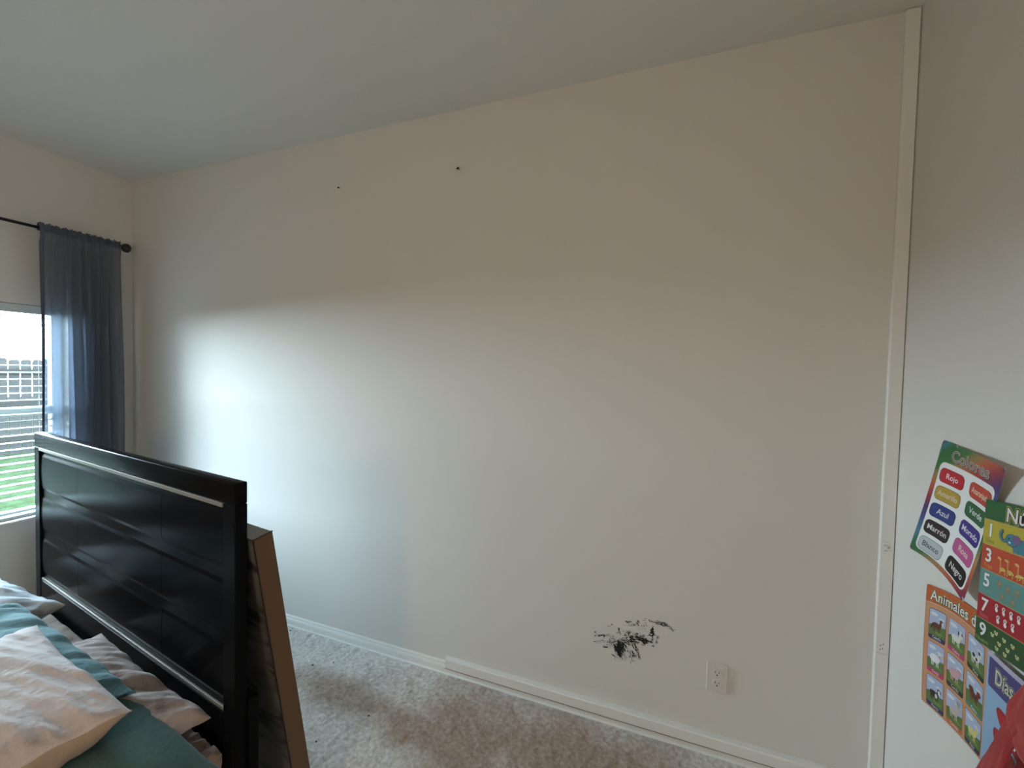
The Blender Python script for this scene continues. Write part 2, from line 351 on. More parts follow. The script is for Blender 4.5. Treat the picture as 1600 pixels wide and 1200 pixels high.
def make_curtain(name, y_in, y_out, label, seed):
    """gathered panel from y_in (open edge) to y_out (wall side)"""
    cu = empty(name, (RXO, (y_in+y_out)/2, 0)); tag(cu, label, 'curtain')
    me = bpy.data.meshes.new('panel'); nu, nz = 240, 60; V = []; Fc = []
    yc = (y_in+y_out)/2
    for j in range(nz+1):
        f = j/nz; z = .03+(RZ+.028-.03)*(1-f)
        for i in range(nu+1):
            s = i/nu
            wide = 1+.02*math.sin(f*3)+.09*min(1, f*2)*(s**2)*0
            y = y_in+(y_out-y_in)*s*wide
            # folds: quiet near the open edge, deep near the wall side; finer gathers at the top
            amp = .005+.022*min(1, max(0, (s-.12)/.3))*(1+.3*math.sin(s*17))
            amp *= (.45+.55*min(1, f*3))
            ph = s*2*math.pi*7.5+1.3*math.sin(s*9+seed)+.6*math.sin(f*2.2+s*7)
            x = amp*math.sin(ph)+.35*amp*math.sin(2.3*ph+1.3*f+seed)
            g = math.exp(-f*14)
            x += g*.006*math.sin(s*2*math.pi*24+seed)
            y += .006*math.sin(f*5+s*12)*min(1, f*4)+.01*f*(s-.2)
            if j < 3: x = x*.4+.012*(1 if math.sin(s*80) > -2 else 0)
            V.append((x+(.004 if j else 0), y-yc, z + (.004*math.sin(s*70)+.003*math.sin(s*173) if j == 0 else 0)))
    for j in range(nz):
        for i in range(nu):
            q = j*(nu+1)+i; Fc.append((q, q+1, q+nu+2, q+nu+1))
    me.from_pydata(V, [], Fc); me.update(); pn = link('panel', me, cu, M_CURT, True)
    # rod pocket: doubled, darker hem round the rod
    bm = bmesh.new(); n = 170; rings = []
    for i in range(n+1):
        s = i/n; y = y_in+(y_out-y_in)*s-yc; rr = .0155+.0012*math.sin(s*95+seed)+.0008*math.sin(s*211)
        rings.append([bm.verts.new((rr*1.05*math.cos(a_), y, RZ+rr*math.sin(a_)+.010*max(0, math.sin(a_))**3*(1+.5*math.sin(s*46)+.3*math.sin(s*119+seed)))) for a_ in [2*math.pi*q/14 for q in range(14)]])
    for A, B in zip(rings, rings[1:]):
        for q in range(14): bm.faces.new((A[q], A[(q+1) % 14], B[(q+1) % 14], B[q]))
    obj('rod_pocket', bm, M_HEM, cu, True)
    bm = bmesh.new(); A = []; B = []
    for j in range(nz+1):
        for L_, i in ((A, 0), (B, 11)):
            v = V[j*(nu+1)+i]; L_.append(bm.verts.new((v[0]+.0015, v[1], v[2])))
    A2 = [bm.verts.new(v.co+Vector((.0015, 0, 0))) for v in A]; B2 = [bm.verts.new(v.co+Vector((.0015, 0, 0))) for v in B]
    for j in range(nz): bm.faces.new((A[j], B[j], B[j+1], A[j+1])); bm.faces.new((A2[j], A2[j+1], B2[j+1], B2[j])); bm.faces.new((A[j], A[j+1], A2[j+1], A2[j])); bm.faces.new((B[j], B2[j], B2[j+1], B[j+1]))
    obj('side_hem', bm, M_HEM, cu, True)
    return cu
make_curtain('curtain', -.487, -.115, 'sheer slate grey curtain gathered at the corner side of the window', 1.0)
make_curtain('curtain', -1.56, -1.18, 'sheer slate grey curtain at the far side of the window from the corner', 2.4)

# unseen fill lamp added behind the foot of the bed: its warm globe lights the room
lf = empty('added_fill_lamp', (2.75, -3.45, 0)); tag(lf, 'added unseen lamp with a warm glowing globe, filling the room with light from near the foot of the bed', 'added fill light')
bm = bmesh.new(); add_lathe(bm, (0, 0, .008), (0, 0, 1), [(0, .13), (.012, .13), (.02, .11), (.03, .03), (.05, .014)]); obj('added_lamp_base', bm, M_ROD, lf, True)
bm = bmesh.new(); add_cyl(bm, (0, 0, .03), (0, 0, 1.5), .011); obj('added_lamp_pole', bm, M_ROD, lf, True)
mg = bpy.data.materials.new('added_warm_globe'); mg.use_nodes = True; b_ = mg.node_tree.nodes['Principled BSDF']; b_.inputs['Base Color'].default_value = (.8, .78, .7, 1)
b_.inputs['Emission Color'].default_value = (1, .79, .58, 1); b_.inputs['Emission Strength'].default_value = 48
bm = bmesh.new(); bmesh.ops.create_uvsphere(bm, u_segments=24, v_segments=14, radius=.12); bmesh.ops.translate(bm, verts=bm.verts, vec=(0, 0, 1.61)); obj('added_lamp_globe', bm, mg, lf, True)

# ---------------------------------------------------------------- small wall things
# cable raceways
rw = empty('cable_raceway', (2.485, 0, .035)); tag(rw, 'long white plastic cable raceway running along the top of the baseboard', 'cable raceway')
bm = bmesh.new(); prof = [(-.0005, .0015), (-.024, .0015), (-.027, .004), (-.027, .043), (-.024, .048), (-.0005, .048)]
sweep_x(bm, prof, 0, 1.69); 
for v in bm.verts:
    if v.co.x < .001 and v.co.y < -.01: v.co.x += .006
obj('cover', bm, M_TRIM, rw)
box('shadow_strip', (.004, -.022, -.003), (1.688, -.0135, .0013), mat('shadow_brown', (.16, .12, .095), .9), rw)  # dark strip painted in as the shadow line under the raceway
rv = empty('cable_raceway', (4.196, 0, .083)); tag(rv, 'tall white plastic cable raceway standing in the corner up to the ceiling', 'cable raceway')
def vstrip(z0, z1, w=.0195, t=.0125):
    bm = bmesh.new(); pr = [(-w, 0), (-w, -t+.002), (-w+.002, -t), (w-.002, -t), (w, -t+.002), (w, 0)]
    A = [bm.verts.new((x, y-.0003, z0)) for x, y in pr]; B = [bm.verts.new((x, y-.0003, z1)) for x, y in pr]
    for q in range(6): bm.faces.new((A[q], A[(q+1) % 6], B[(q+1) % 6], B[q]))
    bm.faces.new(A[::-1]); bm.faces.new(B); return bm
obj('cover', vstrip(0, .462), M_TRIM, rv); obj('cover', vstrip(.4635, H-.083-.004), M_TRIM, rv)
bm = bmesh.new()
for dx, dz in ((-.006, .478), (.001, .482), (-.005, .492), (.002, .497)): add_box(bm, (dx-.0012, -.0132, dz-.0018), (dx+.0012, -.0126, dz+.0018))
obj('staple_holes', bm, M_NAIL, rv)
bm = bmesh.new()
for i in range(16):
    x = random.uniform(-.007, .011); z = .84+random.uniform(-.018, .022); l = random.uniform(.001, .006)
    add_box(bm, (x-l, -.0131, z-.0006), (x+l, -.0126, z+.0006))
obj('smudge', bm, mat('grey_smudge', (.3, .27, .25), .8), rv)

# outlet
ou = empty('wall_outlet', (3.687, -.0002, .311)); tag(ou, 'white duplex electrical outlet on the big wall right of the black scuff', 'outlet')
bm = bmesh.new(); add_box(bm, (-.0375, -.007, -.0565), (.0375, 0, .0565), .0028, 3); obj('cover_plate', bm, M_PLAST, ou)
for zc in (.021, -.021):
    bm = bmesh.new(); pts = []
    for i in range(28):
        a_ = 2*math.pi*i/28; x = .0172*math.cos(a_); z = .0172*math.sin(a_); z = max(-.0135, min(.0135, z)); pts.append((x, z))
    A = [bm.verts.new((x, -.006, z+zc)) for x, z in pts]; B = [bm.verts.new((x*.96, -.0092, z*.96+zc)) for x, z in pts]
    for q in range(28): bm.faces.new((A[q], A[(q+1) % 28], B[(q+1) % 28], B[q]))
    bm.faces.new(B); rc = obj('receptacle', bm, M_PLAST, ou)
    bm = bmesh.new(); add_box(bm, (-.0075, -.0096, zc+.0005), (-.0052, -.009, zc+.0085)); add_box(bm, (.0052, -.0096, zc+.001), (.0072, -.009, zc+.0078)); add_cyl(bm, (0, -.0096, zc-.0068), (0, -.009, zc-.0068), .0027, n=12)
    obj('slot', bm, M_HOLE, rc)
bm = bmesh.new(); add_cyl(bm, (0, -.0082, 0), (0, -.0065, 0), .0032, n=14); obj('screw', bm, M_PLAST, ou)

# nails with a slant
for (x, z), lab in (((1.781, 2.470), 'small dark nail high on the big wall, the one nearer the window'), ((2.491, 2.468), 'small dark nail high on the big wall, the one nearer the raceway')):
    nl = empty('nail', (x, 0, z)); tag(nl, lab, 'nail', 'nails high on the big wall')
    bm = bmesh.new(); add_cyl(bm, (0, .004, 0), (.022, -.024, -.014), .0034, n=10); obj('shank', bm, M_NAIL, nl, True)
    bm = bmesh.new(); add_cyl(bm, (.0215, -.0235, -.0137), (.0228, -.0249, -.0145), .0048, n=14); obj('head', bm, M_NAIL, nl)

# black scuff: strokes of paint smeared on the wall. list of (x, y, length, angle deg, width) in a 140x95 mm drawing
SC = hit(925, 955, (0, 1, 0), 0)
def scuff():
    rng = random.Random(11); bm = bmesh.new(); cnt = [0]
    def P(px, py):     # drawing coordinates -> wall
        h = hit(920+px/11.43, 950+py/11.43, (0, 1, 0), 0); return Vector((h.x, 0, h.z))
    def stroke(px, py, L, ang, w):
        a = math.radians(ang); dx, dy = math.cos(a), math.sin(a); n = 5; cnt[0] += 1
        y = -.0004-.0000012*cnt[0]; cur = rng.uniform(-.25, .25)
        lt, rt = [], []
        for i in range(n+1):
            t = i/n-.5; wd = w*(1-abs(2*t)**1.6)*.5+.6; cx = px+dx*L*t-dy*cur*L*(t*t); cy = py+dy*L*t+dx*cur*L*(t*t)
            wd *= rng.uniform(.7, 1.3)
            q = P(cx-dy*wd, cy+dx*wd); q.y = y; lt.append(bm.verts.new(q)); q = P(cx+dy*wd, cy-dx*wd); q.y = y; rt.append(bm.verts.new(q))
        for i in range(n): bm.faces.new((lt[i], lt[i+1], rt[i+1], rt[i]))
    def cloud(n_, cx, cy, sx_, sy_, ang, L, w, rot=0):
        for _ in range(int(n_*1.35)):
            gx, gy = rng.gauss(0, sx_), rng.gauss(0, sy_); r = math.radians(rot)
            stroke(cx+gx*math.cos(r)-gy*math.sin(r), cy+gx*math.sin(r)+gy*math.cos(r), L*rng.uniform(.5, 1.3), ang+rng.gauss(0, 16), w*rng.uniform(.5, 1.3))
    cloud(75, 545, 715, 42, 60, 62, 95, 17); cloud(26, 560, 660, 60, 55, 55, 85, 9)
    cloud(60, 880, 555, 110, 32, 20, 70, 13, 8); cloud(22, 1010, 600, 40, 26, 38, 80, 18, 30)
    cloud(26, 740, 590, 50, 60, 60, 45, 12); cloud(16, 1145, 420, 22, 36, -60, 55, 20)
    cloud(10, 1120, 470, 40, 14, 10, 50, 10); cloud(7, 1135, 540, 14, 20, 60, 34, 12); cloud(5, 1125, 600, 8, 12, 70, 30, 13)
    cloud(18, 580, 595, 80, 20, 15, 50, 10); cloud(16, 440, 570, 40, 50, 60, 45, 8); cloud(12, 215, 490, 36, 9, 12, 44, 13)
    cloud(8, 300, 690, 26, 7, 25, 40, 11); cloud(3, 248, 575, 5, 5, 30, 14, 13); cloud(4, 415, 290, 9, 7, -30, 24, 11); cloud(5, 350, 325, 18, 8, -25, 26, 6)
    cloud(6, 115, 430, 12, 8, 40, 24, 6); cloud(5, 120, 595, 15, 7, 10, 22, 6)
    cloud(9, 540, 390, 6, 26, 80, 36, 7); cloud(8, 570, 440, 24, 14, 70, 30, 7); cloud(9, 715, 435, 14, 18, -50, 34, 11)
    cloud(9, 850, 730, 24, 55, 66, 90, 12, -25); cloud(7, 795, 810, 12, 28, 65, 70, 11, -20); cloud(10, 780, 890, 26, 36, 60, 44, 7)
    cloud(8, 740, 830, 14, 40, 85, 60, 6); cloud(7, 890, 860, 8, 40, 78, 80, 6)
    cloud(20, 1180, 250, 80, 16, 18, 50, 8, 12); cloud(14, 1310, 290, 40, 12, 24, 50, 10, 18); cloud(16, 1420, 335, 70, 12, 32, 60, 5, 35)
    cloud(10, 680, 240, 45, 10, 20, 46, 7); cloud(8, 880, 250, 16, 22, 60, 46, 10); cloud(10, 770, 300, 60, 36, 40, 40, 5)
    cloud(6, 1235, 520, 12, 24, -60, 50, 5); cloud(6, 1205, 590, 14, 22, -55, 34, 5); cloud(4, 1150, 685, 12, 8, -20, 26, 8)
    cloud(14, 250, 600, 90, 12, 10, 50, 4); cloud(14, 380, 640, 60, 36, 35, 40, 5); cloud(12, 640, 830, 50, 40, 50, 50, 4)
    cloud(22, 560, 850, 50, 36, 70, 40, 4); cloud(20, 700, 480, 60, 40, 60, 36, 6); cloud(14, 960, 640, 50, 30, -40, 40, 5)
    cloud(10, 970, 350, 50, 40, 42, 50, 4); cloud(12, 300, 480, 60, 20, 20, 36, 4)
    return bm
o = obj('paint_scuff', scuff(), M_PAINTBLK); tag(o, 'black scuffed paint smear on the big wall above the baseboard, left of the outlet', 'scuff mark')
for p in o.data.polygons: pass

# ---------------------------------------------------------------- bed with headboard (local frame: x along headboard, y towards big wall, z up)
P0 = Vector((2.329, -.965, 0)); AZ = math.atan2(-.134, .991)
EV = Vector((math.cos(AZ), math.sin(AZ), 0)); NV = Vector((-math.sin(AZ), math.cos(AZ), 0))
bed = empty('bed', P0, AZ); tag(bed, 'black lacquered bed with a tall panelled headboard standing out from the wall', 'bed')
HT = 1.168; HWD = 1.645; TH = .034
hb = box('headboard', (-HWD+.05, .010, .28), (-.05, .028, HT-.04), M_BLACK2, bed)
box('top_rail', (-HWD, 0, 1.1045), (0, TH, HT), M_BLACK2, hb, .004, 3)
for a, b in ((-.062, 0), (-HWD, -HWD+.062)):
    box('stile', (a, 0, 0), (b, TH, 1.1043), M_BLACK2, hb, .003, 2)
box('lower_rail', (-HWD+.063, .001, .26), (-.063, TH-.002, .4835), M_BLACK2, hb, .003)
box('metal_strip', (-HWD+.064, -.0015, 1.0905), (-.064, .012, 1.1035), M_STRIP, hb, .001)
box('metal_strip', (-HWD+.064, .0035, .4842), (-.064, .010, .4952), M_STRIP, hb, .001)
# convex panels, three rows by three columns
cols = [(-HWD+.066, -1.156), (-1.1535, -.4425), (-.4400, -.066)]
rows = [(.4965, .6955), (.6990, .8870), (.8905, 1.0890)]
for a, b in cols:
    for z0, z1 in rows:
        bm = bmesh.new(); n = 14; pr = []
        for i in range(n+1):
            f = i/n; z = z0+(z1-z0)*f
            y = .011-.0065*(math.sin(math.pi*f)**.55 if 0 < f < 1 else 0)
            if .04 < f < .10 or .90 < f < .96: y += .0022
            pr.append((y, z))
        pr += [(.02, z1), (.02, z0)]
        sweep_x(bm, pr, a, b); obj('panel', bm, M_BLACK, hb, False)
        for p in hb.children[-1].data.polygons: p.use_smooth = abs(p.normal.x) < .5
# leg blocks, rails, footboard
for a, b in ((-.09, .012), (-HWD-.012, -HWD+.09)):
    box('leg_block', (a, TH-.001, 0), (b, TH+.028, .525), M_BLACK2, bed, .003)
for a, b in ((-.052, -.028), (-HWD+.028, -HWD+.052)):
    box('side_rail', (a, -2.08, .14), (b, 0.0, .30), M_BLACK2, bed, .003)
fb = box('footboard', (-HWD+.01, -2.115, .12), (-.01, -2.08, .52), M_BLACK2, bed, .004)
for a in (-.07, -HWD+.01): box('leg', (a, -2.12, 0), (a+.06, -2.075, .13), M_BLACK2, bed, .003)
for i in range(11): box('slat', (-HWD+.053, -2.0+i*.185, .235), (-.053, -1.93+i*.185, .25), mat('pine_slat', (.5, .36, .2), .7), bed)

# soft things
def soft(name, hx, hy, ht, hb_, mt, mb=None, seed=0, wr=.008, wang=0, wscale=9, pinch=.10, px=2.4, py=2.4, bpx=None, droop=None, parent=None, nn=90, flange=0, aniso=4):
    """pillow: half sizes hx,hy; top height ht and bottom height hb_ from the seam"""
    me = bpy.data.meshes.new(name); V = []; Fc = []; N = nn
    ca, sa = math.cos(wang), math.sin(wang); bpx = bpx or px
    def plan(a, b):
        x = hx*a*(1-pinch*(1-abs(b)**1.8)*abs(a)**3); y = hy*b*(1-pinch*(1-abs(a)**1.8)*abs(b)**3); return x, y
    def prof(a, b, pw):
        va = max(0, 1-abs(a)**pw); vb = max(0, 1-abs(b)**pw); return (va*vb)**.5
    for side in (1, -1):
        for j in range(N+1):
            for i in range(N+1):
                # denser near the edges
                a = math.sin(math.pi*(i/N-.5)); b = math.sin(math.pi*(j/N-.5))
                x, y = plan(a, b); p = prof(a, b, px if side > 0 else bpx)
                xr = x*ca+y*sa; yr = -x*sa+y*ca
                q = Vector((xr*wscale/aniso+seed*3.1, yr*wscale, side*2.3+seed))
                w = noise.noise(q)+.5*noise.noise(q*2.1)+.25*noise.noise(q*4.3)
                w = w*wr*(.25+.75*min(1, 2.5*p))*(1 if p > .001 else 0)
                edge = .6*wr*noise.noise(Vector((x*14+seed, y*14, seed)))
                z = (ht*p if side > 0 else -hb_*p)+w+edge*(1-min(1, p*1.5))
                v = Vector((x, y, z))
                if droop: v = droop(v)
                V.append(v)
    def id_(s, i, j): return s*(N+1)*(N+1)+j*(N+1)+i
    nt_ = 0
    for s in (0, 1):
        for j in range(N):
            for i in range(N):
                q = (id_(s, i, j), id_(s, i+1, j), id_(s, i+1, j+1), id_(s, i, j+1)); Fc.append(q if s == 0 else q[::-1])
    me.from_pydata(V, [], Fc); me.materials.append(mt)
    if mb: me.materials.append(mb)
    bm = bmesh.new(); bm.from_mesh(me)
    if mb:
        for k, f in enumerate(bm.faces): f.material_index = 0 if k < N*N else 1
    bmesh.ops.remove_doubles(bm, verts=bm.verts, dist=.0004); bmesh.ops.recalc_face_normals(bm, faces=bm.faces)
    bm.to_mesh(me); bm.free(); me.update()
    o = link(name, me, parent, None, True); return o
def place(o, u, v, z, rz=0, rx=0, ry=0):
    p = P0+EV*u+NV*v; o.location = (p.x, p.y, z); o.rotation_euler = (math.radians(rx), math.radians(ry), AZ+math.radians(rz)); return o
# mattress with a fitted sheet
mt = empty('mattress', P0, AZ); tag(mt, 'mattress under a crumpled patterned brown sheet on the black bed', 'mattress')
bm = bmesh.new(); add_box(bm, (-1.585, -2.06, .252), (-.065, -.035, .375), .03, 4); obj('mattress_core', bm, M_MATT, mt, True)
def sheet():
    bm = bmesh.new(); nx, ny = 150, 170; x0, x1, y0, y1 = -1.60, -.045, -2.07, -.012; g = []
    for j in range(ny+1):
        row = []
        for i in range(nx+1):
            x = x0-.09+(x1-x0+.18)*i/nx; y = y0-.09+(y1-y0+.10)*j/ny
            ox = max(0, x-x1, x0-x); oy = max(0, y0-y, y-y1); d = max(ox, oy)
            X = min(max(x, x0), x1); Y = min(max(y, y0), y1)
            q = Vector((x*7, y*7, 1.7)); w = noise.noise(q)+.6*noise.noise(q*2.2)+.3*noise.noise(q*5)
            cor = math.exp(-((x+.13)**2+(y+.07)**2)/.012)
            z = .386-d*.95+w*.006+cor*(.018*noise.noise(Vector((x*34, y*34, 5)))+.012*noise.noise(Vector((x*70, y*70, 5))))
            if d > 0: X += (.006*w if ox else 0); Y += (.005*w if oy else 0)
            row.append(bm.verts.new((X, Y, z)))
        g.append(row)
    for j in range(ny):
        for i in range(nx): bm.faces.new((g[j][i], g[j][i+1], g[j+1][i+1], g[j+1][i]))
    return bm
obj('fitted_sheet', sheet(), M_SHEET, mt, True)

o = soft('pillow', .375, .235, .075, .07, M_FLORAL, seed=3, wr=.022, wang=.9, wscale=12, pinch=.06, aniso=3)
tag(o, 'marbled pinkish brown floral pillow lying against the right half of the headboard', 'pillow', 'pillows on the bed'); place(o, -.445, -.262, .482, 0, 2, 0)
o = soft('pillow', .345, .235, .07, .09, M_PALE, seed=5, wr=.022, wang=.5, wscale=13, pinch=.07, aniso=3)
tag(o, 'pale blue and white wrinkled pillow beside the window end of the headboard', 'pillow', 'pillows on the bed'); place(o, -1.39, -.31, .505, 3, 4, -4)
o = soft('pillow', .265, .27, .055, .075, M_TEAL_SHADE, seed=8, wr=.010, wang=.3, wscale=8, pinch=.05, px=3.2)
tag(o, 'teal pillow with shade put into its colour, hanging over the near edge of the bed, under the pale pink pillow', 'pillow', 'pillows on the bed'); place(o, -.155, -.360, .495, 1, 0, 7)
o = soft('pillow', .50, .25, .065, .06, M_TEAL, seed=12, wr=.020, wang=1.2, wscale=9, pinch=.012, aniso=2.5)
tag(o, 'long light teal pillow across the bed behind the pale pink pillow', 'pillow', 'pillows on the bed'); place(o, -.755, -.395, .57, 1.2, 0, 0)
o = soft('pillow', .34, .25, .055, .12, M_PINKW, M_PINKW_SHADE, seed=20, wr=.018, wang=.25, wscale=17, pinch=.05, px=2.6, bpx=5, aniso=6)
tag(o, 'pale pink pillow with shade painted on its underside, front most and topmost of the pile', 'pillow', 'pillows on the bed'); place(o, -.415, -.452, .637, 0, 0, 0)

# ---------------------------------------------------------------- framed canvas leaning behind the headboard
LEAN = math.radians(8.88)
OFF = .0365
Tt = hit(395, 845, NV, NV.dot(P0)+OFF)
hgt = Tt.z/math.cos(LEAN)
foot = Tt+NV*(math.tan(LEAN)*Tt.z); foot.z = 0
fr = empty('canvas_frame', (foot.x, foot.y, 0)); fr.rotation_euler = (LEAN, 0, AZ)
tag(fr, 'large deep-edged brown canvas picture leaning on the back of the headboard', 'picture')
WD = .95; DP = .058
def canvas_mat():
    m = bpy.data.materials.new('painted_canvas'); m.use_nodes = True; t = m.node_tree; b = t.nodes['Principled BSDF']; b.inputs['Roughness'].default_value = .6
    tcn = t.nodes.new('ShaderNodeTexCoord'); mp = t.nodes.new('ShaderNodeMapping'); mp.inputs['Scale'].default_value = (1.5, 1, 6); mp.inputs['Rotation'].default_value = (0, .5, 0)
    n = t.nodes.new('ShaderNodeTexNoise'); n.inputs['Scale'].default_value = 2.2; n.inputs['Detail'].default_value = 6; n.inputs['Distortion'].default_value = 1.5
    r = t.nodes.new('ShaderNodeValToRGB'); E_ = r.color_ramp.elements; E_[0].position = .40; E_[0].color = (.012, .010, .009, 1); E_[1].position = .47; E_[1].color = (.10, .085, .07, 1)
    e = E_.new(.62); e.color = (.13, .115, .10, 1)
    t.links.new(tcn.outputs['Object'], mp.inputs[0]); t.links.new(mp.outputs[0], n.inputs['Vector']); t.links.new(n.outputs['Fac'], r.inputs[0]); t.links.new(r.outputs[0], b.inputs['Base Color'])
    return m
box('stretcher_side', (-.006, .002, .002), (0, DP, hgt-.001), M_WOOD, fr, .001, 1)
box('stretcher_side', (-WD, .002, .002), (-WD+.006, DP, hgt-.001), M_WOOD, fr, .001, 1)
box('stretcher_top', (-WD+.0062, .002, hgt-.007), (-.0062, DP, hgt), M_TAUPE, fr, .001, 1)
box('stretcher_bottom', (-WD+.0062, .002, 0), (-.0062, DP, .006), M_WOOD, fr, .001, 1)
box('picture_face', (-WD+.0005, 0, .001), (-.0005, .0018, hgt-.0008), canvas_mat(), fr)
bm = bmesh.new(); add_box(bm, (-.0025, -.0012, 0), (.0012, .0018, hgt+.0008)); add_box(bm, (-.004, 0, hgt-.0012), (.0012, DP+.001, hgt+.0012)); add_box(bm, (-WD, -.0012, hgt-.001), (-.003, .0018, hgt+.001))
obj('edge_tape', bm, M_EDGE, fr)

# ---------------------------------------------------------------- crumbs and paint chips on the carpet
def chip(x, y, r, m, name, lab, grp, seed):
    rg = random.Random(seed); bm = bmesh.new(); k = 7
    A = [bm.verts.new((r*rg.uniform(.5, 1.2)*math.cos(2*math.pi*i/k), r*rg.uniform(.4, .9)*math.sin(2*math.pi*i/k), rg.uniform(-.001, .002))) for i in range(k)]
    B = [bm.verts.new((v.co.x*.9, v.co.y*.9, v.co.z+.0022)) for v in A]
    for i in range(k): bm.faces.new((A[i], A[(i+1) % k], B[(i+1) % k], B[i]))
    bm.faces.new(A[::-1]); bm.faces.new(B); o = obj(name, bm, m); o.location = (x, y, .0125); o.rotation_euler = (rg.uniform(-.3, .3), rg.uniform(-.3, .3), rg.uniform(0, 3)); tag(o, lab, 'paint chip' if m is M_CHIP else 'crumb', grp)
G1 = 'paint chips on the carpet'; G2 = 'dark crumbs on the carpet'
for px, py, r, lab in ((634, 1063, .013, 'white paint chip on the carpet below the left end of the raceway'), (492, 1038, .009, 'white paint chip on the carpet right of the leaning picture'), (544, 1069, .006, 'small white paint chip on the carpet, furthest from the baseboard'), (487, 987, .008, 'white paint chip on the carpet touching the baseboard near the picture')):
    h = hit(px, py, (0, 0, 1), .008); chip(h.x, h.y, r, M_CHIP, 'paint_chip', lab, G1, int(px))
for px, py, r, lab in ((489, 1041, .006, 'dark crumb on the carpet beside the white chip right of the picture'), (521, 1037, .004, 'tiny dark crumb on the carpet in front of the baseboard'), (576, 1120, .005, 'dark crumb on the brown patch of the carpet'), (494, 1161, .006, 'dark crumb on the carpet nearest the bottom of the view'), (454, 987, .006, 'dark crumb by the baseboard next to the leaning picture')):
    h = hit(px, py, (0, 0, 1), .008); chip(h.x, h.y, r, M_CRUMB, 'crumb', lab, G2, int(px))

